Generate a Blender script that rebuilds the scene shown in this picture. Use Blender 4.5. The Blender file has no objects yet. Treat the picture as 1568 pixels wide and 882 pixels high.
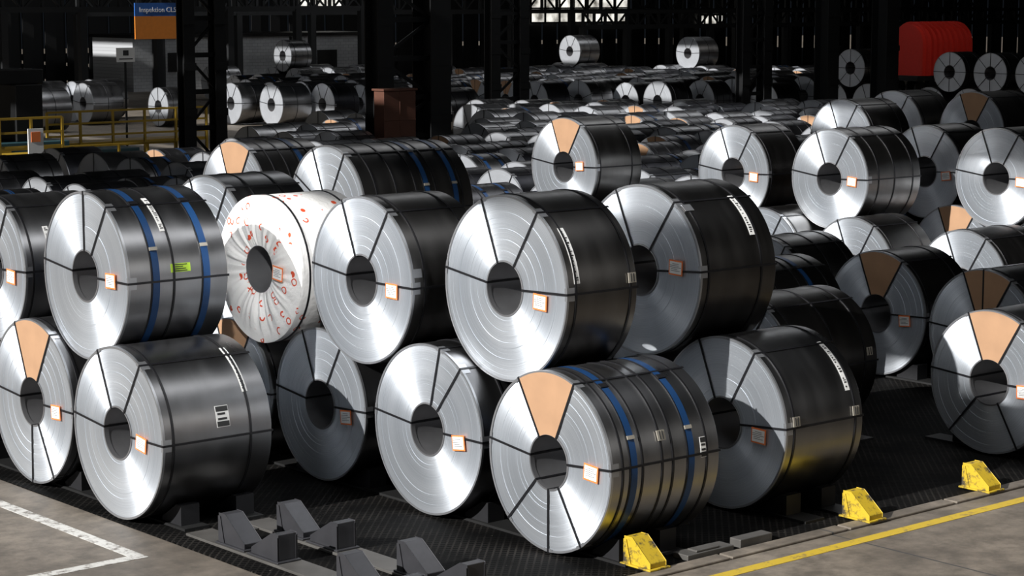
import bpy, math, random
from mathutils import Vector, Matrix
random.seed(7)
scene = bpy.context.scene
COL = scene.collection
rad = math.radians

# ------------------------------------------------------------------ materials
def new_mat(name):
    m = bpy.data.materials.new(name); m.use_nodes = True
    nt = m.node_tree
    return m, nt, nt.nodes['Principled BSDF']
def N(nt, t, **kw):
    n = nt.nodes.new(t)
    for k, v in kw.items():
        setattr(n, k, v)
    return n
def ramp(nt, src, stops):
    r = N(nt, 'ShaderNodeValToRGB')
    el = r.color_ramp.elements
    while len(el) < len(stops): el.new(0.5)
    for e, (p, c) in zip(el, stops):
        e.position = p
        e.color = (c, c, c, 1) if isinstance(c, (int, float)) else (*c, 1)
    nt.links.new(src, r.inputs[0])
    return r.outputs[0]
def mathn(nt, op, a, b=None, c=None):
    n = N(nt, 'ShaderNodeMath', operation=op)
    for i, x in enumerate((a, b, c)):
        if x is None: continue
        if isinstance(x, (int, float)): n.inputs[i].default_value = x
        else: nt.links.new(x, n.inputs[i])
    return n.outputs[0]
def noise(nt, vec, scale, detail=4, rough=.55):
    n = N(nt, 'ShaderNodeTexNoise'); n.inputs['Scale'].default_value = scale
    n.inputs['Detail'].default_value = detail; n.inputs['Roughness'].default_value = rough
    if vec is not None: nt.links.new(vec, n.inputs['Vector'])
    return n.outputs['Fac']
def mixc(nt, fac, a, b, blend='MIX'):
    n = N(nt, 'ShaderNodeMix', data_type='RGBA', blend_type=blend)
    for i, x in ((0, fac), (6, a), (7, b)):
        if isinstance(x, (int, float)): n.inputs[i].default_value = x
        elif isinstance(x, tuple): n.inputs[i].default_value = (*x, 1) if len(x) == 3 else x
        else: nt.links.new(x, n.inputs[i])
    return n.outputs[2]
def bump(nt, bsdf, h, strength, dist=.01):
    b = N(nt, 'ShaderNodeBump'); b.inputs['Strength'].default_value = strength
    b.inputs['Distance'].default_value = dist
    nt.links.new(h, b.inputs['Height']); nt.links.new(b.outputs[0], bsdf.inputs['Normal'])

def simple(name, col, rough=.6, metal=0., var=.15, scale=6.):
    m, nt, b = new_mat(name)
    tc = N(nt, 'ShaderNodeTexCoord')
    f = noise(nt, tc.outputs['Object'], scale)
    lo = tuple(c*(1-var) for c in col); hi = tuple(min(1, c*(1+var)) for c in col)
    nt.links.new(mixc(nt, f, lo, hi), b.inputs['Base Color'])
    b.inputs['Roughness'].default_value = rough; b.inputs['Metallic'].default_value = metal
    return m

def mat_face():
    m, nt, b = new_mat('wound_steel_edges')
    tc = N(nt, 'ShaderNodeTexCoord'); sep = N(nt, 'ShaderNodeSeparateXYZ')
    nt.links.new(tc.outputs['Object'], sep.inputs[0])
    y, z = sep.outputs[1], sep.outputs[2]
    r = mathn(nt, 'SQRT', mathn(nt, 'ADD', mathn(nt, 'MULTIPLY', y, y), mathn(nt, 'MULTIPLY', z, z)))
    oi = N(nt, 'ShaderNodeObjectInfo')
    w = mathn(nt, 'ADD', r, mathn(nt, 'MULTIPLY', oi.outputs['Random'], 50.))
    n1 = N(nt, 'ShaderNodeTexNoise', noise_dimensions='1D'); nt.links.new(w, n1.inputs['W'])
    n1.inputs['Scale'].default_value = 95; n1.inputs['Detail'].default_value = 5; n1.inputs['Roughness'].default_value = .7
    n2 = N(nt, 'ShaderNodeTexNoise', noise_dimensions='1D'); nt.links.new(w, n2.inputs['W'])
    n2.inputs['Scale'].default_value = 4; n2.inputs['Detail'].default_value = 3
    mm = mathn(nt, 'ADD', mathn(nt, 'MULTIPLY', n1.outputs['Fac'], .65), mathn(nt, 'MULTIPLY', n2.outputs['Fac'], .35))
    c = ramp(nt, mm, [(.30, (.53, .57, .62)), (.66, (.77, .81, .86))])
    nt.links.new(c, b.inputs['Base Color'])
    b.inputs['Metallic'].default_value = .80
    b.inputs['Roughness'].default_value = .44
    b.inputs['Anisotropic'].default_value = .84
    tg = N(nt, 'ShaderNodeTangent', direction_type='RADIAL', axis='X')
    nt.links.new(tg.outputs[0], b.inputs['Tangent'])
    bump(nt, b, n1.outputs['Fac'], .14, .005)
    return m

def mat_body(name, lo, hi, r0=.25, r1=.42):
    m, nt, b = new_mat(name)
    tc = N(nt, 'ShaderNodeTexCoord'); oi = N(nt, 'ShaderNodeObjectInfo')
    mp = N(nt, 'ShaderNodeMapping'); mp.inputs['Scale'].default_value = (2.5, .5, .5)
    nt.links.new(tc.outputs['Object'], mp.inputs[0])
    f = noise(nt, mp.outputs[0], 1.6, 5)
    base = mixc(nt, f, lo, hi)
    v = mathn(nt, 'ADD', mathn(nt, 'MULTIPLY', oi.outputs['Random'], .5), .75)
    hs = N(nt, 'ShaderNodeHueSaturation'); nt.links.new(v, hs.inputs['Value']); nt.links.new(base, hs.inputs['Color'])
    nt.links.new(hs.outputs[0], b.inputs['Base Color'])
    b.inputs['Metallic'].default_value = 1.
    f2 = noise(nt, mp.outputs[0], 1.7, 2)
    nt.links.new(ramp(nt, f2, [(.3, r0), (.7, r1)]), b.inputs['Roughness'])
    bump(nt, b, noise(nt, mp.outputs[0], .8, 0), .05, .02)
    return m

def mat_foil(name):
    m, nt, b = new_mat(name)
    tc = N(nt, 'ShaderNodeTexCoord')
    fine = noise(nt, tc.outputs['Object'], 7., 4)
    bump(nt, b, fine, .5, .04)
    vo = N(nt, 'ShaderNodeTexVoronoi'); vo.inputs['Scale'].default_value = 6.8
    nt.links.new(tc.outputs['Object'], vo.inputs['Vector'])
    d = vo.outputs['Distance']
    ring = mathn(nt, 'MULTIPLY', mathn(nt, 'GREATER_THAN', d, .22), mathn(nt, 'LESS_THAN', d, .33))
    sc = N(nt, 'ShaderNodeSeparateColor'); nt.links.new(vo.outputs['Color'], sc.inputs[0])
    mk = mathn(nt, 'MULTIPLY', ring, mathn(nt, 'GREATER_THAN', sc.outputs[0], .5))
    gap = mathn(nt, 'GREATER_THAN', noise(nt, tc.outputs['Object'], 9., 1), .46)
    mk = mathn(nt, 'MULTIPLY', mk, gap)
    nt.links.new(mixc(nt, mk, (.74, .73, .71), (.62, .07, .02)), b.inputs['Base Color'])
    b.inputs['Roughness'].default_value = .42
    return m

M_FACE = mat_face()
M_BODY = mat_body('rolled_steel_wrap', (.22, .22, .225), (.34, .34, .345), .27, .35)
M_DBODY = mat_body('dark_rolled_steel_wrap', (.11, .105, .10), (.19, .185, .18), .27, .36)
M_STRAP = simple('black_steel_strap', (.012, .012, .014), .4, .3)
M_BLUE = simple('blue_strap', (.010, .05, .15), .4, .2)
M_KRAFT = simple('kraft_board', (.37, .215, .12), .75, 0, .2, 3.)
M_PAPER = simple('label_paper', (.78, .78, .76), .6, 0, .04)
M_ORANGE = simple('orange_print', (.80, .20, .05), .6)
M_LIME = simple('lime_label', (.42, .65, .04), .6)
M_RIM = simple('rim_steel', (.45, .46, .48), .38, .85)
M_INNER = simple('core_steel', (.30, .30, .31), .42, .8)
M_CLIP = simple('strap_seal', (.42, .39, .33), .45, .5)
M_INK = simple('ink', (.02, .02, .02), .6)
M_FOIL = mat_foil('printed_foil_wrap')
M_FFACE = simple('coil_face_far', (.56, .58, .61), .45, .7, .2, 1.3)
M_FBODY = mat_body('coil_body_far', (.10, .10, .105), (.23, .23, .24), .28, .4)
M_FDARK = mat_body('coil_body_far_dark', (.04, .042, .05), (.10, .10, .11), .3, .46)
MATS = [M_FACE, M_BODY, M_STRAP, M_BLUE, M_KRAFT, M_PAPER, M_ORANGE, M_LIME, M_RIM, M_INNER, M_CLIP, M_INK, M_FOIL, M_FFACE, M_FBODY, M_FDARK, M_DBODY]
FACE, BODY, STRAP, BLUE, KRAFT, PAPER, ORANGE, LIME, RIM, INNER, CLIP, INK, FOIL, FFACE, FBODY, FDARK, DBODY = range(17)

# ------------------------------------------------------------------ mesh builder
class MB:
    def __init__(s): s.v = []; s.f = []; s.m = []; s.s = []
    def add(s, vs, fs, m, smooth=False):
        o = len(s.v); s.v += [tuple(a) for a in vs]
        for q in fs:
            s.f.append(tuple(o+i for i in q)); s.m.append(m); s.s.append(smooth)
    def revolve(s, prof, mat, seg=96, a0=0., a1=360., smooth=True):
        full = abs(a1-a0) >= 359.9
        n = seg if full else max(1, int(seg*abs(a1-a0)/360.))
        for (x0, r0), (x1, r1) in zip(prof[:-1], prof[1:]):
            vs = []; fs = []
            cnt = n if full else n+1
            for i in range(cnt):
                a = rad(a0+(a1-a0)*i/n); c, t = -math.cos(a), math.sin(a)
                vs += [(x0, r0*c, r0*t), (x1, r1*c, r1*t)]
            for i in range(n):
                j = (i+1) % cnt
                fs.append((2*i, 2*i+1, 2*j+1, 2*j))
            s.add(vs, fs, mat, smooth)
    def box(s, c, ax, ay, az, mat):
        c, ax, ay, az = Vector(c), Vector(ax), Vector(ay), Vector(az)
        vs = [c+i*ax+j*ay+k*az for i in (-1, 1) for j in (-1, 1) for k in (-1, 1)]
        s.add(vs, [(0,1,3,2),(4,6,7,5),(0,4,5,1),(2,3,7,6),(0,2,6,4),(1,5,7,3)], mat)
    def bx(s, x0, x1, y0, y1, z0, z1, mat=0):
        s.box(((x0+x1)/2, (y0+y1)/2, (z0+z1)/2), ((x1-x0)/2,0,0), (0,(y1-y0)/2,0), (0,0,(z1-z0)/2), mat)
    def prism_yz(s, pts, x0, x1, mat=0):
        n = len(pts)
        vs = [(x0, y, z) for y, z in pts]+[(x1, y, z) for y, z in pts]
        s.add(vs, [tuple(range(n)), tuple(range(2*n-1, n-1, -1))]+[(i, (i+1) % n, n+(i+1) % n, n+i) for i in range(n)], mat)
    def merge(s, o, off):
        k = len(s.v); s.v += [(a+off[0], b+off[1], c+off[2]) for a, b, c in o.v]
        s.f += [tuple(k+i for i in q) for q in o.f]; s.m += o.m; s.s += o.s
    def obj(s, name, mats, loc=(0,0,0), bevel=0):
        me = bpy.data.meshes.new(name); me.from_pydata(s.v, [], s.f)
        for m in mats: me.materials.append(m)
        me.polygons.foreach_set('material_index', s.m); me.polygons.foreach_set('use_smooth', s.s); me.update()
        o = bpy.data.objects.new(name, me); o.location = loc; COL.objects.link(o)
        if bevel:
            b = o.modifiers.new('b', 'BEVEL'); b.width = bevel; b.segments = 2; b.limit_method = 'ANGLE'
        return o
def er(a): return Vector((0, -math.cos(rad(a)), math.sin(rad(a))))
def et(a): return Vector((0, math.sin(rad(a)), math.cos(rad(a))))
EX = Vector((1, 0, 0))

def strap_box(b, a, R, ri, L, mat=STRAP, w=.0125):
    b.box(EX*-.0125+er(a)*(ri+R+.008)/2, EX*.003, er(a)*((R+.008-ri)/2), et(a)*w, mat)
    b.box(EX*(L/2)+er(a)*(R+.009), EX*(L/2+.012), er(a)*.003, et(a)*w, mat)
    b.box(EX*(L/2)+er(a)*(ri-.003), EX*(L/2+.012), er(a)*.003, et(a)*w, mat)

def coil(D, L, straps=(2, 60, 112, 173), hoops=(.08, .78), blue=(), kraft=None, tag=(-6, .6), extras=(), seg=112, rnd=None, body=BODY, face=FACE, foil=False):
    rnd = rnd or random
    b = MB(); R = D/2; ri = .295
    if foil: face = body = FOIL
    if foil:
        # gathered foil over the end face: radial pleats pulled into the eye
        ns, nr = 200, 12
        g1 = [rnd.random() for _ in range(ns)]; g = g1[:]
        for _ in range(1): g = [(g[i-1]+2*g[i]+g[(i+1) % ns])/4 for i in range(ns)]
        vs = []; fs = []
        for j in range(nr+1):
            t = j/nr; r = ri+(R-ri)*t
            for i in range(ns):
                a = 2*math.pi*i/ns
                amp = .09*math.sin(math.pi*min(1, t*1.05+.02))*(1.15-t)
                x = -.01-amp*(g[i]-.2)-.02*math.sin(math.pi*t)
                vs.append((x, -r*math.cos(a), r*math.sin(a)))
        for j in range(nr):
            for i in range(ns):
                k = (i+1) % ns; fs.append((j*ns+i, j*ns+k, (j+1)*ns+k, (j+1)*ns+i))
        b.add(vs, fs, FOIL, True)
    else:
        n = 12; prof = []
        for i in range(n):
            r0 = ri+(R-.0-ri)*i/n; r1 = ri+(R-ri)*(i+1)/n
            x = rnd.uniform(-.002, .003)
            prof += [(x, r0), (x, r1)]
        prof.append((.004, R))
        b.revolve(prof, face, seg)
    b.revolve([(.004, R), (.010, R+.002), (L-.01, R+.002), (L, R-.006)], body, seg)
    b.revolve([(L, R-.006), (L, ri)], face, seg)
    b.revolve([(L, ri), (0, ri)], INNER, seg)
    b.revolve([(-.006, R-.020), (-.008, R+.004), (.020, R+.005), (.020, R)], FOIL if foil else RIM, seg)
    b.revolve([(-.006, ri+.016), (-.008, ri-.003), (.05, ri-.004)], INNER, seg)
    if kraft:
        b.revolve([(-.0095, ri), (-.0095, R-.012)], KRAFT, seg, kraft[0], kraft[1], False)
        b.revolve([(-.0095, R-.012), (-.009, R+.0065), (.05, R+.0065)], RIM, seg, kraft[0], kraft[1])
    for a in straps: strap_box(b, a, R, ri, L)
    for a in straps:
        b.revolve([(-.009, R-.03), (-.0095, R+.0068), (.10, R+.0068)], RIM, 360, a-4, a+4)
    for h in hoops:
        x = h*L; b.revolve([(x-.012, R), (x-.012, R+.012), (x+.012, R+.012), (x+.012, R)], STRAP, seg)
    for h in blue:
        x = h*L; b.revolve([(x-.045, R), (x-.045, R+.011), (x+.045, R+.011), (x+.045, R)], BLUE, seg)
        b.revolve([(x-.062, R), (x-.062, R+.0125), (x-.052, R+.0125)], STRAP, seg)
        b.box(EX*x+er(22)*(R+.018), EX*.05, er(22)*.007, et(22)*.02, CLIP)
        b.box(EX*x+er(60)*(R+.018), EX*.055, er(60)*.007, et(60)*.03, STRAP)
    if tag:
        a, k = tag; c = EX*-.024+er(a)*(k*R); t = rad(rnd.uniform(-8, 8))
        u = er(0)*math.cos(t)+et(0)*math.sin(t); v = -er(0)*math.sin(t)+et(0)*math.cos(t)
        if foil: c -= EX*.06
        b.box(c, EX*.002, u*.11, v*.088, ORANGE)
        b.box(c-EX*.003, EX*.002, u*.093, v*.070, PAPER)
        for q in range(5):
            b.box(c-EX*.0055+v*(.045-.02*q)-u*(.02*(q % 2)), EX*.0008, u*(.05+.02*(q % 3)), v*.0025, INK)
    for e in extras:
        k = e[0]
        if k == 'strip':
            _, x, a0, a1, w = e; x *= L
            b.revolve([(x-w, R+.004), (x-w, R+.007), (x+w, R+.007), (x+w, R+.004)], PAPER, 240, a0, a1)
            a = a0+2
            while a < a1-2:
                da = rnd.choice((.8, 1.2, 1.6))
                if rnd.random() < .8:
                    b.revolve([(x-w*.6, R+.0085), (x+w*rnd.choice((.1, .6)), R+.0085)], INK, 900, a, a+da*.7)
                a += da+.4
        if k == 'sticker':
            _, x, a, w, hgt, mt = e; x *= L; da = math.degrees(hgt/R)/2
            b.revolve([(x-w/2, R+.003), (x-w/2, R+.006), (x+w/2, R+.006), (x+w/2, R+.003)], mt, 360, a-da, a+da)
            rows = 4
            for q in range(rows):
                aa = a+da*(.7-1.4*q/(rows-1))
                if mt == PAPER and q in (0, 3): x0, x1, dd = x-w*.46, x+w*.46, da*.24
                else: x0, x1, dd = x-w*.38, x+w*rnd.uniform(.1, .38), da*.1
                b.revolve([(x0, R+.0075), (x1, R+.0075)], INK, 360, aa-dd, aa+dd)
        if k == 'clip':
            _, x, a = e; x *= L
            b.box(EX*x+er(a)*(R+.016), EX*.055, er(a)*.006, et(a)*.055, CLIP)
            b.box(EX*(x-.02)+er(a)*(R+.024), EX*.006, er(a)*.004, et(a)*.045, INK)
            b.box(EX*(x+.02)+er(a)*(R+.024), EX*.006, er(a)*.004, et(a)*.045, INK)
        if k == 'patch':
            _, x, a = e; x *= L
            b.box(EX*x+er(a)*(R+.010), EX*.07, er(a)*.003, et(a)*.05, RIM)
    return b

# ------------------------------------------------------------------ hero coils (world metres; axis along +X, rows along +Y)
GAP = .045
K = (60, 112)
T, S, P = 'strip', 'sticker', 'clip'
low = {  # name: X, Y, D, L, options
 'D': (11.80, 20.66, 1.96, 1.42, dict(hoops=(.09, .80), straps=(0, 58, 114, 174), tag=(-4, .55), extras=((T, .80, 28, 66, .035), (S, .55, 14, .17, .24, PAPER)))),
 'E': (11.92, 22.90, 2.00, 1.40, dict(kraft=K, straps=(0, 60, 112, 175, 268, 300), tag=(-4, .62))),
 'G': (11.90, 25.15, 1.90, 1.40, dict()),
 'C': (14.66, 20.76, 1.87, 1.20, dict(hoops=(.5,), tag=(-8, .6))),
 'B': (14.58, 18.55, 1.96, 1.30, dict(straps=(0, 52, 76, 174), hoops=(.3, .7), extras=((T, .35, 55, 72, .04),))),
 'A': (14.53, 16.41, 1.94, 1.58, dict(kraft=(66, 120), straps=(4, 66, 120, 173, 228, 270, 302), hoops=(.10, .28, .46, .56, .88), blue=(.20, .73), tag=(0, .70), extras=((P, .47, 20), (S, .85, 8, .09, .22, PAPER)))),
 'C2': (14.60, 22.62, 1.78, 1.2, dict(kraft=K)),
 'C3': (14.60, 24.98, 2.00, 1.2, dict()),
 'F': (17.36, 16.60, 1.99, 1.30, dict(straps=(4, 60, 112, 173), hoops=(.10, .9), extras=((T, .85, 22, 62, .035), (P, .12, 8), (P, .9, 8)))),
 'F2': (17.36, 18.75, 1.95, 1.2, dict()), 'F3': (17.4, 20.95, 1.95, 1.2, dict()), 'F4': (17.4, 23.12, 1.95, 1.2, dict()),
 'F5': (18.6, 25.3, 1.95, 1.9, dict()), 'F6': (18.6, 27.45, 1.95, 1.5, dict()), 'F7': (18.6, 29.6, 1.95, 1.5, dict()),
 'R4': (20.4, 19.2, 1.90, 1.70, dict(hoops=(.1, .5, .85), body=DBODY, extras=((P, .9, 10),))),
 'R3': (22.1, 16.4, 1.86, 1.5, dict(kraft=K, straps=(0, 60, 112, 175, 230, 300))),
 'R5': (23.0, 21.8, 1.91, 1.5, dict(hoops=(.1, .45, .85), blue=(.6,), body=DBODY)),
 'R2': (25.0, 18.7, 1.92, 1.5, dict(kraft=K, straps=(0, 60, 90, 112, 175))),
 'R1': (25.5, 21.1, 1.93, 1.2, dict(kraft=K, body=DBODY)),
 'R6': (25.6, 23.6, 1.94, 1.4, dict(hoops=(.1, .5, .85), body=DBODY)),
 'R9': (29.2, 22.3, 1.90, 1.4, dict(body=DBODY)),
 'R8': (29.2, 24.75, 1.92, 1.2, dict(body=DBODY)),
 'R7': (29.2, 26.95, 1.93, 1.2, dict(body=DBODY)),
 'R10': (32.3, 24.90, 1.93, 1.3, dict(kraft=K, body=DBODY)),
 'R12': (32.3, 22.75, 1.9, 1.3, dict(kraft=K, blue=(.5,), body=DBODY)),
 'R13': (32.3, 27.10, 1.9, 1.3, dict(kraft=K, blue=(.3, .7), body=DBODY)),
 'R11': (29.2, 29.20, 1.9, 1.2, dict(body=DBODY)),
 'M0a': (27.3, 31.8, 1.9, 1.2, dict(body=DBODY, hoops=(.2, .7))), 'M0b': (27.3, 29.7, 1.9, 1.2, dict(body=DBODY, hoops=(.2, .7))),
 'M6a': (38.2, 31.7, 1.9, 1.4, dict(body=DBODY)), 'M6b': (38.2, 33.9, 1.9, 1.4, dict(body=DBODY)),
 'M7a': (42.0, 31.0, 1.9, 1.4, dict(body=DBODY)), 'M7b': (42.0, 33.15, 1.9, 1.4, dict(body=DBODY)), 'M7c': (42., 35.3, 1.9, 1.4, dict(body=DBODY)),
}
up = {  # name: X, D, L, support1, support2, options
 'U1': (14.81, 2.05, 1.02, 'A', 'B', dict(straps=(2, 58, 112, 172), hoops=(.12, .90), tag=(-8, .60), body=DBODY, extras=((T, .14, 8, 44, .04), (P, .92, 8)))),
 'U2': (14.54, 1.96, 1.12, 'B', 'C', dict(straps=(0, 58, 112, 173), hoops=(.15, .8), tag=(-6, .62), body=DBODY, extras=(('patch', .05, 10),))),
 'U3': (14.49, 1.83, 1.10, 'C', 'C2', dict(foil=True, straps=(), hoops=(.10, .85), tag=(0, .55))),
 'U7': (14.9, 2.02, 1.12, 'C2', 'C3', dict(straps=(60, 112, 173), hoops=(.3, .7), tag=None)),
 'U4': (12.05, 1.96, 1.32, 'D', 'E', dict(straps=(0, 58, 90, 173), hoops=(.45,), blue=(.27, .78), tag=(0, .62), extras=((T, .42, 34, 66, .035), (S, .52, 8, .26, .10, LIME)))),
 'U5': (12.05, 1.80, 1.2, 'E', 'G', dict(extras=((T, .3, 5, 38, .035),))),
 'U6': (17.1, 2.00, 1.25, 'F', 'F2', dict(straps=(4, 56, 114, 173), hoops=(.1, .8), tag=(8, .62), body=DBODY, extras=((T, .75, 25, 58, .04), ('patch', .1, 50)))),
 'U9': (18.8, 1.95, 2.1, 'F5', 'F6', dict(hoops=(.12, .3, .48, .66, .9), blue=(.58, .84), straps=(0, 62, 112, 150), tag=None, body=DBODY)),
 'U8': (18.5, 1.92, 1.3, 'F6', 'F7', dict(kraft=K, hoops=(.2, .4, .8), blue=(.65,), tag=None, body=DBODY)),
 'M1': (27.6, 1.90, 1.2, 'M0b', 'M0a', dict(kraft=K, tag=(4, .5), body=DBODY)),
 'M2': (29.6, 1.84, 1.1, 'R7', 'R11', dict(tag=(-4, .6), body=DBODY)),
 'M3': (29.8, 1.84, 1.5, 'R8', 'R7', dict(tag=(-2, .6), hoops=(.2, .5, .85), body=DBODY)),
 'M4': (32.8, 1.80, 1.2, 'R10', 'R13', dict(body=DBODY)),
 'M5': (32.1, 1.85, 1.5, 'R12', 'R10', dict(tag=(-4, .6), body=DBODY)),
 'M6': (38.2, 1.89, 1.4, 'M6a', 'M6b', dict(body=DBODY)),
 'M7': (41.8, 1.92, 1.3, 'M7b', 'M7c', dict(body=DBODY)),
 'M8': (42.2, 1.95, 1.5, 'M7a', 'M7b', dict(kraft=K, body=DBODY)),
}
placed = []  # X, Y, Z, D, L
pos = {}
def put(name, X, Y, Z, D, L, opt):
    b = coil(D, L, rnd=random.Random(int(X*1000+Y*77)), **opt)
    nm = 'foil_wrapped_coil' if opt.get('foil') else 'steel_coil'
    b.obj(nm, MATS, (X, Y, Z))
    placed.append((X, Y, Z, D, L)); pos[name] = (Y, Z, D/2)
for k, (X, Y, D, L, o) in low.items():
    put(k, X, Y, D/2+GAP+.002, D, L, o)
def rest(a, c, R):
    (y1, z1, r1), (y2, z2, r2) = pos[a], pos[c]
    d = math.hypot(y2-y1, z2-z1); ra = r1+R+.022; rb = r2+R+.022
    t = (ra*ra-rb*rb+d*d)/(2*d); hh = math.sqrt(ra*ra-t*t)
    ux, uz = (y2-y1)/d, (z2-z1)/d
    nx, nz = -uz, ux
    if nz < 0: nx, nz = -nx, -nz
    return y1+t*ux+hh*nx, z1+t*uz+hh*nz
for k, (X, D, L, a, c, o) in up.items():
    Y, Z = rest(a, c, D/2); put(k, X, Y, Z, D, L, o)

# ------------------------------------------------------------------ camera
p = rad(7.85); al = rad(49.5)
ca, sa, cp, sp = math.cos(al), math.sin(al), math.cos(p), math.sin(p)
Fw = Vector((cp*ca, cp*sa, -sp)); Rt = Vector((sa, -ca, 0)); Up = Vector((sp*ca, sp*sa, cp))
cam = bpy.data.cameras.new('camera'); co = bpy.data.objects.new('camera', cam); COL.objects.link(co)
m = Matrix((Rt, Up, -Fw)).transposed().to_4x4(); m.translation = (0, 0, 5.9); co.matrix_world = m
cam.sensor_width = 36; cam.lens = 74.25; cam.clip_end = 500; cam.clip_start = .5
scene.camera = co

# ------------------------------------------------------------------ far stock of coils
COLUMNS = [  # X, Y, legs: (dx, wx, wy)
 (40.3, 52.3, ((-1.0, .6, .7), (1.05, .8, .95))),
 (37.7, 59.9, ((-.6, .42, .45), (.6, .42, .45))),
 (58.3, 68.6, ((-.8, .5, .5), (.8, .5, .5))),
 (69.9, 65.2, ((-.7, .45, .45), (.7, .5, .5))),
 (72.4, 63.1, ((0, .75, .8),)),
 (74.6, 61.6, ((0, .85, .9),)),
]
def raypix(X, Y):
    d = Vector((X, Y, 0)); a = d.dot(Vector((ca, sa, 0))); return d.dot(Rt)/a*3234+784, a
rf = random.Random(3)
def far_template(kind, r):
    o = dict(seg=44, rnd=r, tag=None, face=FFACE)
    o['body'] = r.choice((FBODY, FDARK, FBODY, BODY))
    o['straps'] = r.choice(((0, 60, 112, 173), (20, 90, 160), (0, 60, 112, 173, 270)))
    o['hoops'] = r.choice(((.2, .8), (.15, .5, .85), (.5,)))
    if kind == 1: o['blue'] = (.3, .7)
    if kind == 2: o['kraft'] = K
    if kind == 3: o['kraft'] = K; o['blue'] = (.5,)
    D = r.uniform(1.75, 1.95); L = r.uniform(1.2, 1.6)
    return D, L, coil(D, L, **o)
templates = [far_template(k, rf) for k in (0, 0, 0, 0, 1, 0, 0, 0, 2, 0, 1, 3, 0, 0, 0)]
mass = MB()
def free(X, Y, Z, D, L):
    for (a, b_, c, d, l) in placed:
        if X < a+l+.1 and a < X+L+.1 and math.hypot(Y-b_, Z-c) < (D+d)/2+.03: return False
    for (cx, cy, _) in COLUMNS:
        if X-2.0 < cx < X+L+2.0 and abs(Y-cy) < D/2+.7: return False
    return True
bright_pos = ((54.6, 80.9, 1.0, 0), (53.9, 83.2, 1.0, 0), (50.5, 84.0, .93, 1), (48.6, 87.5, 1.0, 0), (47.5, 90.5, 1.0, 0), (46.0, 95.5, 1.0, 0), (41, 96, 1., 0), (49.2, 89.6, 1., 0), (51., 91.2, 1., 0), (44, 84, 1., 0), (43, 87, 1., 0),
    (85.8, 95.1, 2.65, 0), (85.8, 94.0, 1.0, 0), (85.8, 96.2, 1.0, 0), (87.9, 87.2, 2.65, 0), (87.9, 86.1, 1.0, 0), (87.9, 88.3, 1.0, 0), (67.9, 99.4, 2.6, 1), (67.9, 98.3, 1.0, 0), (67.9, 100.5, 1.0, 0),
    (80.9, 84.0, 1.0, 0), (92.5, 91.0, 2.4, 2), (92.5, 90.0, .93, 1), (92.5, 92, .93, 1),
    (75.8, 58.9, 2.6, 1), (75.8, 57.8, .95, 0), (75.8, 60.0, .95, 0), (75.8, 56.7, 2.6, 1), (75.8, 55.6, .95, 0), (75.8, 54.5, 2.6, 1), (75.8, 53.4, .95, 0), (76.5, 65.2, 2.6, 1), (76.5, 64.1, .95, 0), (76.5, 66.3, .95, 0),
    (72, 103, 1., 0), (70, 98, 1., 0), (74, 101, 1., 0), (66, 104, 1., 0), (78, 99, 1., 0), (98, 66, 4.2, 1), (101, 65, 4.2, 0), (98, 67, 2.5, 0), (101, 66, 2.5, 0), (98, 66, .95, 1), (101, 65, .95, 0))
for (X, Y, Z, k) in bright_pos: placed.append((X, Y, Z, 1.9, 1.6))
def try_far(X, Y, t):
    D, L, b = t; Z = D/2+GAP+.002
    if not free(X, Y, Z, D, L): return False
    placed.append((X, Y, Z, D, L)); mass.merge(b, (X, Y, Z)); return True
X = 17.4
while X < 110:
    Y = 16.6+rf.uniform(-.5, .5)
    while Y < 112:
        px, d = raypix(X, Y)
        ok = -60 < px < 1640
        if X < 20: ok = ok and Y > 30
        elif X < 23: ok = ok and Y > 21
        elif X < 28: ok = ok and Y > 24.5
        if px < 330: ok = ok and d < 56
        elif px < 560: ok = ok and (d < 74 or 96 < d < 112)
        elif px < 700: ok = ok and (d < 62 or 90 < d < 112)
        elif px < 1240: ok = ok and (d < 84 or 100 < d < 124)
        else: ok = ok and (d < 78)
        if ok and rf.random() < .95:
            try_far(X+rf.uniform(-.2, .2), Y, rf.choice(templates))
        Y += 2.10
    X += 2.3
mass.obj('stockyard_steel_coils', MATS)
bright = MB()
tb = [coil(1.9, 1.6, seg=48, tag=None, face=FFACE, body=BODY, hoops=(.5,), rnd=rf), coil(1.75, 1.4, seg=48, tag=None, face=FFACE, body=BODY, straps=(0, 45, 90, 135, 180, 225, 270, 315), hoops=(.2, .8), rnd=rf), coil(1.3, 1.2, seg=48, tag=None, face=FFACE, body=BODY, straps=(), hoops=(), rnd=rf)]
for (X, Y, Z, k) in bright_pos: bright.merge(tb[k], (X, Y, Z))
bright.obj('distant_coil_stacks', MATS)

# ------------------------------------------------------------------ floor, mats, lines
def mat_concrete():
    m, nt, b = new_mat('concrete_floor')
    tc = N(nt, 'ShaderNodeTexCoord')
    f = noise(nt, tc.outputs['Object'], .35, 8, .65); g = noise(nt, tc.outputs['Object'], 3., 6, .7)
    c = ramp(nt, f, [(.3, (.10, .083, .067)), (.7, (.25, .213, .17))])
    c = mixc(nt, ramp(nt, g, [(.38, .7), (.62, 0.)]), c, (.065, .056, .046))
    sep = N(nt, 'ShaderNodeSeparateXYZ'); nt.links.new(tc.outputs['Object'], sep.inputs[0])
    j = mathn(nt, 'LESS_THAN', mathn(nt, 'ABSOLUTE', mathn(nt, 'SUBTRACT', mathn(nt, 'FRACT', mathn(nt, 'MULTIPLY', sep.outputs[0], .2)), .5)), .003)
    c = mixc(nt, j, c, (.05, .05, .05))
    nt.links.new(c, b.inputs['Base Color'])
    b.inputs['Roughness'].default_value = .6
    bump(nt, b, g, .25, .01)
    return m
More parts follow.
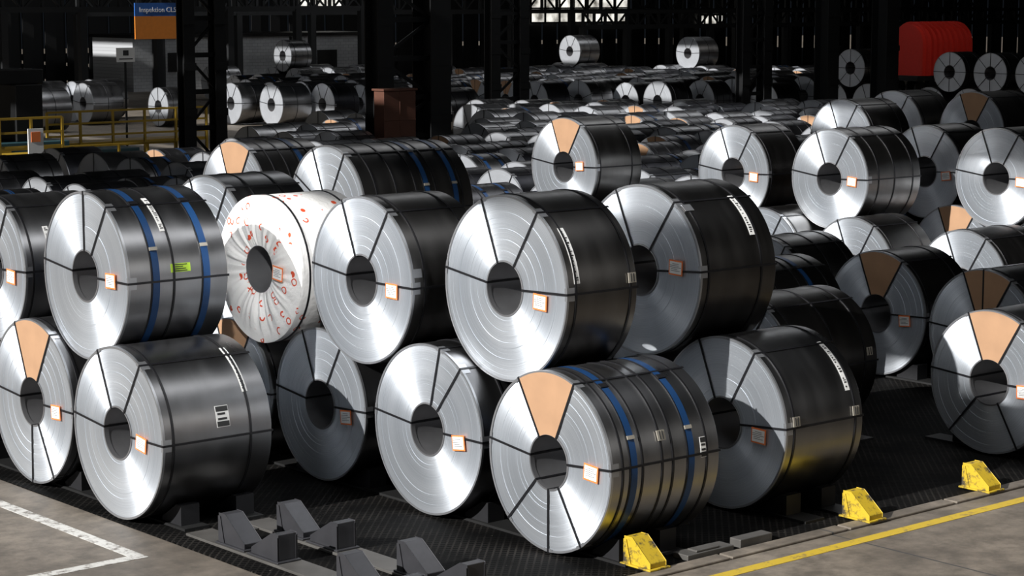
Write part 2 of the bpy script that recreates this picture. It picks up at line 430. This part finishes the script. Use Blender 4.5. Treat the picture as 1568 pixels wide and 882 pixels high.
def mat_mat():
    m, nt, b = new_mat('rubber_grid_mat')
    tc = N(nt, 'ShaderNodeTexCoord')
    mp = N(nt, 'ShaderNodeMapping'); mp.inputs['Rotation'].default_value = (0, 0, rad(45)); mp.inputs['Scale'].default_value = (13, 13, 13)
    nt.links.new(tc.outputs['Object'], mp.inputs[0])
    sep = N(nt, 'ShaderNodeSeparateXYZ'); nt.links.new(mp.outputs[0], sep.inputs[0])
    def tri(o): return mathn(nt, 'ABSOLUTE', mathn(nt, 'SUBTRACT', mathn(nt, 'FRACT', o), .5))
    mx = mathn(nt, 'MAXIMUM', tri(sep.outputs[0]), tri(sep.outputs[1]))
    g = mathn(nt, 'GREATER_THAN', mx, .36)
    f = noise(nt, tc.outputs['Object'], 1.3, 6)
    c = mixc(nt, g, (.002, .002, .002), ramp(nt, f, [(.38, (.004, .004, .004)), (.72, (.024, .022, .020))]))
    sp_ = noise(nt, tc.outputs['Object'], 18., 3, .6)
    c = mixc(nt, ramp(nt, sp_, [(.72, 0.), (.75, .5)]), c, (.15, .14, .125))
    nt.links.new(c, b.inputs['Base Color']); b.inputs['Roughness'].default_value = .8
    b.inputs['Specular IOR Level'].default_value = .06
    bump(nt, b, g, .6, .01)
    return m
def mat_worn(name, col, worn, thr=.5):
    m, nt, b = new_mat(name)
    tc = N(nt, 'ShaderNodeTexCoord')
    f = noise(nt, tc.outputs['Object'], 7., 8, .75)
    nt.links.new(mixc(nt, ramp(nt, f, [(thr, 0.), (thr+.12, 1.)]), col, worn), b.inputs['Base Color'])
    b.inputs['Roughness'].default_value = .6
    return m
M_CONC = mat_concrete(); M_MAT = mat_mat()
M_WLINE = mat_worn('worn_white_line', (.56, .55, .52), (.16, .14, .12), .49)
M_YLINE = mat_worn('worn_yellow_line', (.52, .36, .03), (.17, .13, .07), .54)
M_YCH = mat_worn('yellow_painted_steel', (.48, .33, .015), (.04, .032, .022), .50)
M_GCH = simple('dark_cast_steel', (.045, .045, .05), .45, .4, .3)
M_RCH = simple('shaded_cradle_steel', (.016, .016, .018), .55, .3, .3)  # cradle chocks: shade under the coils put into the base colour
M_RAIL = simple('rail_steel', (.022, .022, .022), .5, .4, .4, 2.)
M_BASE = simple('cradle_base_steel', (.10, .095, .088), .5, .3, .5, 3.)
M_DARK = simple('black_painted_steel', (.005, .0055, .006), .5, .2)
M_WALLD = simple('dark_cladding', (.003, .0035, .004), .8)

b = MB(); b.bx(-60, 260, -60, 220, -.3, 0); b.obj('floor', [M_CONC])
b = MB(); b.bx(11.75, 70, 15.25, 62, .001, .012); b.obj('floor_mat', [M_MAT])
b = MB()
b.bx(11.09, 11.25, 19.12, 40, .001, .005); b.bx(2, 11.09, 19.12, 19.28, .001, .005); b.obj('white_floor_marking', [M_WLINE])
b = MB(); b.bx(6, 75, 14.57, 14.73, .001, .005); b.obj('yellow_floor_line', [M_YLINE])
b = MB()
x = 14.0
while x < 40:
    b.bx(x, x+1.86, 15.02, 15.22, .001, .03); x += 1.9
b.obj('concrete_kerb', [M_CONC], bevel=.01)
b = MB()
b.bx(15.45, 16.15, 15.24, 15.46, .013, .075); b.bx(16.25, 16.75, 15.24, 15.40, .013, .11); b.bx(15.6, 15.95, 15.26, 15.40, .075, .10)
b.obj('kerb_support_plates', [M_BASE], bevel=.008)

def chock_pts(sgn, y0, w=.40, h=.23, z0=.042):
    return [(y0+sgn*0, z0), (y0+sgn*w, z0), (y0+sgn*w, z0+h), (y0+sgn*(w-.10), z0+h), (y0, z0+.045)]
def rack(xs, slots, y0, y1, name='coil_cradle_rack'):
    b = MB()
    for x in xs:
        b.bx(x-.16, x+.16, y0, y1, .013, .041, 0)
        for Y in slots:
            for sg in (1, -1):
                b.prism_yz(chock_pts(sg, Y+sg*.37), x-.12, x+.12, 1)
    return b.obj(name, [M_RAIL, M_RCH])
rack((12.25, 12.98), (20.66, 22.90, 25.15), 19.75, 33)
rack((14.95, 15.55), (16.41, 18.55, 20.76, 24.98), 15.5, 33)
rack((17.75, 18.35), (16.60, 18.75, 20.95, 23.12), 15.5, 24.1)
rack((20.8, 21.6), (19.2,), 18, 24)
rack((22.5, 23.2), (16.4, ), 15.4, 17.6)
rack((25.7, 26.3), (18.7, 21.1, 23.6), 17.5, 24.6)
def chock(x, y, sg, mat, w=.46, h=.33, z=.043):
    b = MB()
    b.prism_yz([(0, .02), (sg*w, .02), (sg*w, h), (sg*(w-.11), h), (0, .075)], -.115, .115, 0)
    b.bx(-.15, .15, min(-.04*sg, sg*(w+.04)), max(-.04*sg, sg*(w+.04)), 0, .02, 0)
    for s in (-1, 1):
        b.prism_yz([(sg*(w-.10), .02), (sg*w, .02), (sg*w, h-.03), (sg*(w-.03), h-.03)], s*.115-.012, s*.115+.012, 0)
    return b.obj('coil_chock', [mat], (x, y, z), bevel=.006)
for x in (12.18, 12.94):
    for Y in (18.26, 16.08):
        chock(x, Y+.26, 1, M_GCH, .48); chock(x, Y+.12, -1, M_GCH, .50, .30)
b = MB()
for x in (12.18, 12.94): b.bx(x-.17, x+.17, 14.9, 19.6, .013, .042)
for y in (15.4, 17.2, 19.35): b.bx(12.35, 12.77, y-.06, y+.06, .013, .036)
b.obj('cradle_base_rails', [M_BASE], bevel=.004)
for (x, y) in ((14.95, 15.18), (18.25, 15.04), (20.45, 15.05)):
    chock(x, y, 1, M_YCH, .38, .30, .031)

# ------------------------------------------------------------------ building structure
def column(X, Y, legs, H=13.95):
    b = MB()
    for dx, wx, wy in legs:
        t = .05
        b.bx(dx-wx/2, dx+wx/2, -wy/2, -wy/2+t, 0, H); b.bx(dx-wx/2, dx+wx/2, wy/2-t, wy/2, 0, H)
        b.bx(dx-t/2, dx+t/2, -wy/2+t, wy/2-t, 0, H)
        b.bx(dx-wx/2+.02, dx+wx/2-.02, -wy/2+t, -wy/2+t+.03, 0, H)
        z = .5
        while z < H:
            b.bx(dx-wx/2-.03, dx+wx/2+.03, -wy/2-.03, -wy/2, z, z+.25); z += 1.5
        b.bx(dx-wx/2-.12, dx+wx/2+.12, -wy/2-.12, wy/2+.12, 0, .06)
    if len(legs) > 1:
        xa, xb = legs[0][0], legs[1][0]; z = .4; k = 0
        while z < H-1.2:
            b.box(((xa+xb)/2, 0, z+.6), ((xb-xa)/2, 0, .6 if k % 2 else -.6), (0, .03, 0), (0, 0, .06), 0)
            b.bx(xa, xb, -.05, .05, z-.08, z+.08); z += 1.2; k += 1
    return b.obj('steel_building_column', [M_DARK], (X, Y, 0))
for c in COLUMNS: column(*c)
M_RUST = simple('rust_red_paint', (.085, .03, .016), .7, 0, .3, 3.)
b = MB(); b.bx(-.6, .6, -.25, .25, 0, 3.1); b.bx(-.65, .65, -.3, .3, 3.1, 3.16)
for z in (1.0, 2.2): b.bx(-.6, .6, -.262, -.25, z, z+.03)
b.bx(-.01, .01, -.262, -.25, 0, 3.1); b.bx(.06, .1, -.28, -.25, 1.5, 1.75)
b.obj('switch_cabinet', [M_RUST], (38.9, 51.0, 0), bevel=.01)

def clad(name, along, x0, x1, fixed, H=13.95):
    b = MB(); x = x0
    while x < x1:
        for (o, q) in ((0, 0), (.8, .25)):
            if along == 'X': b.bx(x+o, x+o+.8, fixed+q, fixed+q+.1, 0, H)
            else: b.bx(fixed+q, fixed+q+.1, x+o, x+o+.8, 0, H)
        x += 1.6
    return b.obj(name, [M_WALLD])
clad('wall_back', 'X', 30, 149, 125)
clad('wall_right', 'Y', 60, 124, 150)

m, nt, bs = new_mat('daylight_glazing')
bs.inputs['Base Color'].default_value = (.8, .85, .9, 1)
tc = N(nt, 'ShaderNodeTexCoord'); f = noise(nt, tc.outputs['Object'], .9, 5)
nt.links.new(ramp(nt, f, [(.35, (.12, .11, .09)), (.62, (1., .97, .88))]), bs.inputs['Emission Color'])
bs.inputs['Emission Strength'].default_value = 1.2
M_GLOW = m
def window(name, x0, x1, z0, z1, y, nx, nz):
    b = MB(); b.bx(x0, x1, y-.05, y, z0, z1, 0)
    for i in range(nx+1):
        x = x0+(x1-x0)*i/nx; b.bx(x-.07, x+.07, y-.16, y-.05, z0, z1, 1)
    for i in range(nz+1):
        z = z0+(z1-z0)*i/nz; b.bx(x0, x1, y-.16, y-.05, z-.06, z+.06, 1)
    b.obj(name, [M_GLOW, M_DARK])
window('window_1', 108.5, 119, 3.9, 9.5, 124.9, 7, 5)
window('window_2', 86, 90.5, 5.2, 8, 124.9, 6, 3)
window('window_3', 127, 130, 3.6, 4.4, 124.9, 4, 1)

m, nt, bs = new_mat('white_brick')
tc = N(nt, 'ShaderNodeTexCoord'); mp = N(nt, 'ShaderNodeMapping'); mp.inputs['Rotation'].default_value = (rad(90), 0, 0)
nt.links.new(tc.outputs['Object'], mp.inputs[0])
br = N(nt, 'ShaderNodeTexBrick'); br.inputs['Scale'].default_value = 1.2; br.inputs['Mortar Size'].default_value = .012
br.inputs['Color1'].default_value = (.36, .37, .38, 1); br.inputs['Color2'].default_value = (.31, .32, .33, 1); br.inputs['Mortar'].default_value = (.2, .2, .2, 1)
nt.links.new(mp.outputs[0], br.inputs['Vector']); nt.links.new(br.outputs['Color'], bs.inputs['Base Color']); bs.inputs['Roughness'].default_value = .8
M_BRICK = m
b = MB(); b.bx(68, 87, 116, 121, 0, 3.35, 0); b.bx(67.8, 87.2, 115.8, 121.2, 3.35, 3.55, 1)
for x in (70.5, 82): b.bx(x, x+1.6, 115.94, 116, 1.2, 2.4, 1)
for x in (69.4, 79.8, 85.6): b.bx(x, x+.12, 115.85, 116, 0, 3.3, 2)
b.obj('site_office', [M_BRICK, M_DARK, M_RAIL])

def truss(name, x0, x1, y, z0, hgt, mat, posts=True):
    b = MB(); b.bx(x0, x1, y-.15, y+.15, z0-.15, z0+.15); b.bx(x0, x1, y-.12, y+.12, z0+hgt-.12, z0+hgt+.12)
    x = x0; k = 0
    while x+hgt <= x1:
        b.box((x+hgt/2, y, z0+hgt/2), (hgt/2, 0, (1 if k % 2 else -1)*hgt/2), (0, .05, 0), (0, 0, .08), 0)
        b.bx(x-.08, x+.08, y-.08, y+.08, z0, z0+hgt)
        if posts and k % 4 == 0: b.bx(x-.2, x+.2, y-.2, y+.2, 0, z0)
        x += hgt; k += 1
    return b.obj(name, [mat])
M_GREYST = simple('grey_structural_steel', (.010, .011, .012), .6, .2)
truss('gantry_truss', 62, 148, 112, 4.9, 1.4, M_GREYST)
truss('gantry_truss', 44, 80, 105, 5.2, 1.2, M_GREYST)
truss('gantry_truss', 95, 146, 104, 3.9, 1.0, M_GREYST)
M_YRAIL = simple('yellow_railing_paint', (.38, .24, .02), .5)
def railing(x0, x1, y, z0, n):
    b = MB()
    for i in range(n+1):
        x = x0+(x1-x0)*i/n; b.bx(x-.04, x+.04, y-.04, y+.04, 0, z0+1.1)
    for z in (.25, .68, 1.1): b.bx(x0, x1, y-.035, y+.035, z0+z-.035, z0+z+.035)
    if z0 > .5: b.bx(x0, x1, y, y+1.2, z0-.1, z0)
    return b.obj('yellow_safety_railing', [M_YRAIL])
railing(29.5, 37, 60.5, .05, 7)
railing(26, 31.2, 57.5, 1.2, 5)
railing(35.5, 42, 66.5, .8, 5)
b = MB()
M_TEAL = simple('teal_machine_paint', (.02, .06, .07), .5)
b.bx(29, 35, 64, 66.5, 0, 1.1, 0); b.bx(30, 31, 64.3, 66, 1.1, 3.0, 1); b.bx(33.2, 34.2, 64.3, 66, 1.1, 3.0, 1); b.bx(29.8, 34.4, 64.6, 65.6, 3.0, 3.5, 1)
b.bx(31.4, 32.8, 63.9, 64.0, .3, .9, 2); b.bx(35, 38, 64.5, 66, 0, .7, 0)
b.obj('coil_strapping_machine', [M_TEAL, M_DARK, M_YRAIL], bevel=.03)

def text_child(parent, s, size, loc, mat):
    c = bpy.data.curves.new('sign_text', 'FONT'); c.body = s; c.size = size; c.align_x = 'CENTER'; c.extrude = .003
    c.materials.append(mat); o = bpy.data.objects.new('sign_text', c); COL.objects.link(o)
    o.rotation_euler = (rad(90), 0, 0); o.location = loc; o.parent = parent
M_SB = simple('sign_blue', (.02, .10, .35), .5); M_SO = simple('sign_orange', (.60, .19, .02), .5)
b = MB(); b.bx(-1.2, 1.2, -.03, .03, 0, .95, 1); b.bx(-1.2, 1.2, -.03, .03, .95, 1.5, 0)
b.bx(-1.1, -1.05, 0, .05, 1.5, 9.6, 2); b.bx(1.05, 1.1, 0, .05, 1.5, 9.6, 2)
so = b.obj('inspection_sign', [M_SB, M_SO, M_DARK], (46.7, 77.4, 4.15))
text_child(so, 'Inspektion CL5', .29, (-.1, -.04, 1.12), M_PAPER)
b = MB(); b.bx(-.4, .4, -.02, .02, 0, .55, 0); b.bx(-.04, .04, .02, .06, -3.4, .55, 1); b.bx(-.3, .3, -.03, -.02, .10, .14, 2); b.bx(-.12, .12, -.03, -.02, .25, .45, 2)
b.obj('warning_sign', [M_PAPER, M_DARK, M_INK], (42.0, 72.2, 3.4))
b = MB(); b.bx(-.25, .25, -.02, .02, 0, .8, 0); b.bx(-.15, .15, -.03, -.02, .4, .7, 1); b.bx(-.03, .03, .02, .06, -1.2, .8, 2)
b.obj('safety_notice', [M_PAPER, M_ORANGE, M_DARK], (30.2, 57.3, 1.2))

M_RED = simple('red_wagon_paint', (.45, .022, .014), .4)
b = MB()
nrib = 9; Lw = 4.6; Wd = 1.15
for i in range(nrib):
    x0 = i*Lw/nrib; x1 = x0+Lw/nrib
    for (xa, xb, rr, mt) in ((x0, x1-.20, Wd, 0), (x1-.20, x1-.04, Wd+.18, 0), (x1-.04, x1, Wd-.05, 1)):
        pts = [(-rr, 1.2)]+[(-rr*math.cos(rad(t)), 3.1+(rr)*math.sin(rad(t))) for t in range(0, 181, 12)]+[(rr, 1.2)]
        b.prism_yz(pts, xa, xb, mt)
b.bx(-.5, Lw+.5, -1.2, 1.2, .9, 1.2, 1)
for x in (.3, 1.4, 3.1, 4.2):
    for y in (-.75, .75):
        n = 16
        b.add([(x+.45*math.cos(2*math.pi*i/n), y+s, .46+.45*math.sin(2*math.pi*i/n)) for s in (-.07, .07) for i in range(n)],
              [tuple(range(n)), tuple(range(2*n-1, n-1, -1))]+[(i, (i+1) % n, n+(i+1) % n, n+i) for i in range(n)], 1)
b.obj('covered_rail_wagon', [M_RED, M_DARK], (101.3, 81.9, 0))

# ------------------------------------------------------------------ unseen roof, its slots shaped to let sun onto chosen coils
H = 14.
edges = [(-5.6, -4.0), (-1.5, 3.6), (10.2, 16.0), (17.2, 24.0), (30.5, 44.6), (46.4, 62.), (66.4, 160)]
b = MB()
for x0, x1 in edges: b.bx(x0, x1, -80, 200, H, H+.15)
b.obj('sun_mask_ceiling', [M_WALLD])

# ------------------------------------------------------------------ light
s = bpy.data.lights.new('sun', 'SUN'); s.energy = 7.4; s.angle = rad(.6); s.color = (1., .985, .965)
so = bpy.data.objects.new('sun', s); COL.objects.link(so)
dirv = Vector((math.cos(rad(27)), .04, -math.sin(rad(27))))
so.rotation_euler = dirv.to_track_quat('-Z', 'Y').to_euler()
def area(name, loc, target, sx, sy, en, col=(1, 1, 1)):  # added fill lamps without fixtures, brighten the coils and the rear hall
    l = bpy.data.lights.new(name, 'AREA'); l.shape = 'RECTANGLE'; l.size = sx; l.size_y = sy; l.energy = en; l.color = col
    o = bpy.data.objects.new(name, l); COL.objects.link(o); o.location = loc
    o.rotation_euler = (Vector(target)-Vector(loc)).to_track_quat('-Z', 'Y').to_euler()
area('added_fill_light', (15, 14, 13.5), (16, 18, 0), 14, 3, 560, (.97, .98, 1))
area('added_fill_light', (22, -2, 8), (17, 17, 1.5), 12, 4, 330, (1, .97, .93))
area('added_fill_light', (38, 36, 13.5), (38, 36, 0), 26, 3, 550, (.95, .97, 1))
area('added_fill_light', (56, 58, 13.5), (56, 60, 0), 30, 3, 800, (.95, .97, 1))
area('added_fill_light', (44, 84, 13), (48, 88, 0), 14, 3, 1000, (.95, .97, 1))
area('added_fill_light', (-2, 30, 8), (14, 20, 1.5), 10, 5, 250, (.88, .94, 1))
area('added_fill_light', (74, 104, 12), (77, 116, 2), 14, 2, 420, (.95, .97, 1))
area('added_fill_light', (97, 72, 12), (102, 82, 2), 5, 2, 450, (1, .97, .92))
area('added_fill_light', (86, 90, 13), (86, 92, 0), 20, 3, 500, (.95, .97, 1))
l = bpy.data.lights.new('added_coil_spot', 'SPOT'); l.energy = 9500; l.spot_size = rad(8.0); l.spot_blend = .35; l.shadow_soft_size = .15  # added spot, brightens the foil-wrapped coil
o = bpy.data.objects.new('added_coil_spot', l); COL.objects.link(o); o.location = (6, 10, 9)
o.rotation_euler = (Vector((14.5, 21.8, 2.62))-Vector((6, 10, 9))).to_track_quat('-Z', 'Y').to_euler()
w = bpy.data.worlds.new('world'); scene.world = w; w.use_nodes = True
w.node_tree.nodes['Background'].inputs[0].default_value = (.55, .68, .88, 1); w.node_tree.nodes['Background'].inputs[1].default_value = .010
scene.view_settings.view_transform = 'Standard'
scene.view_settings.look = 'None'
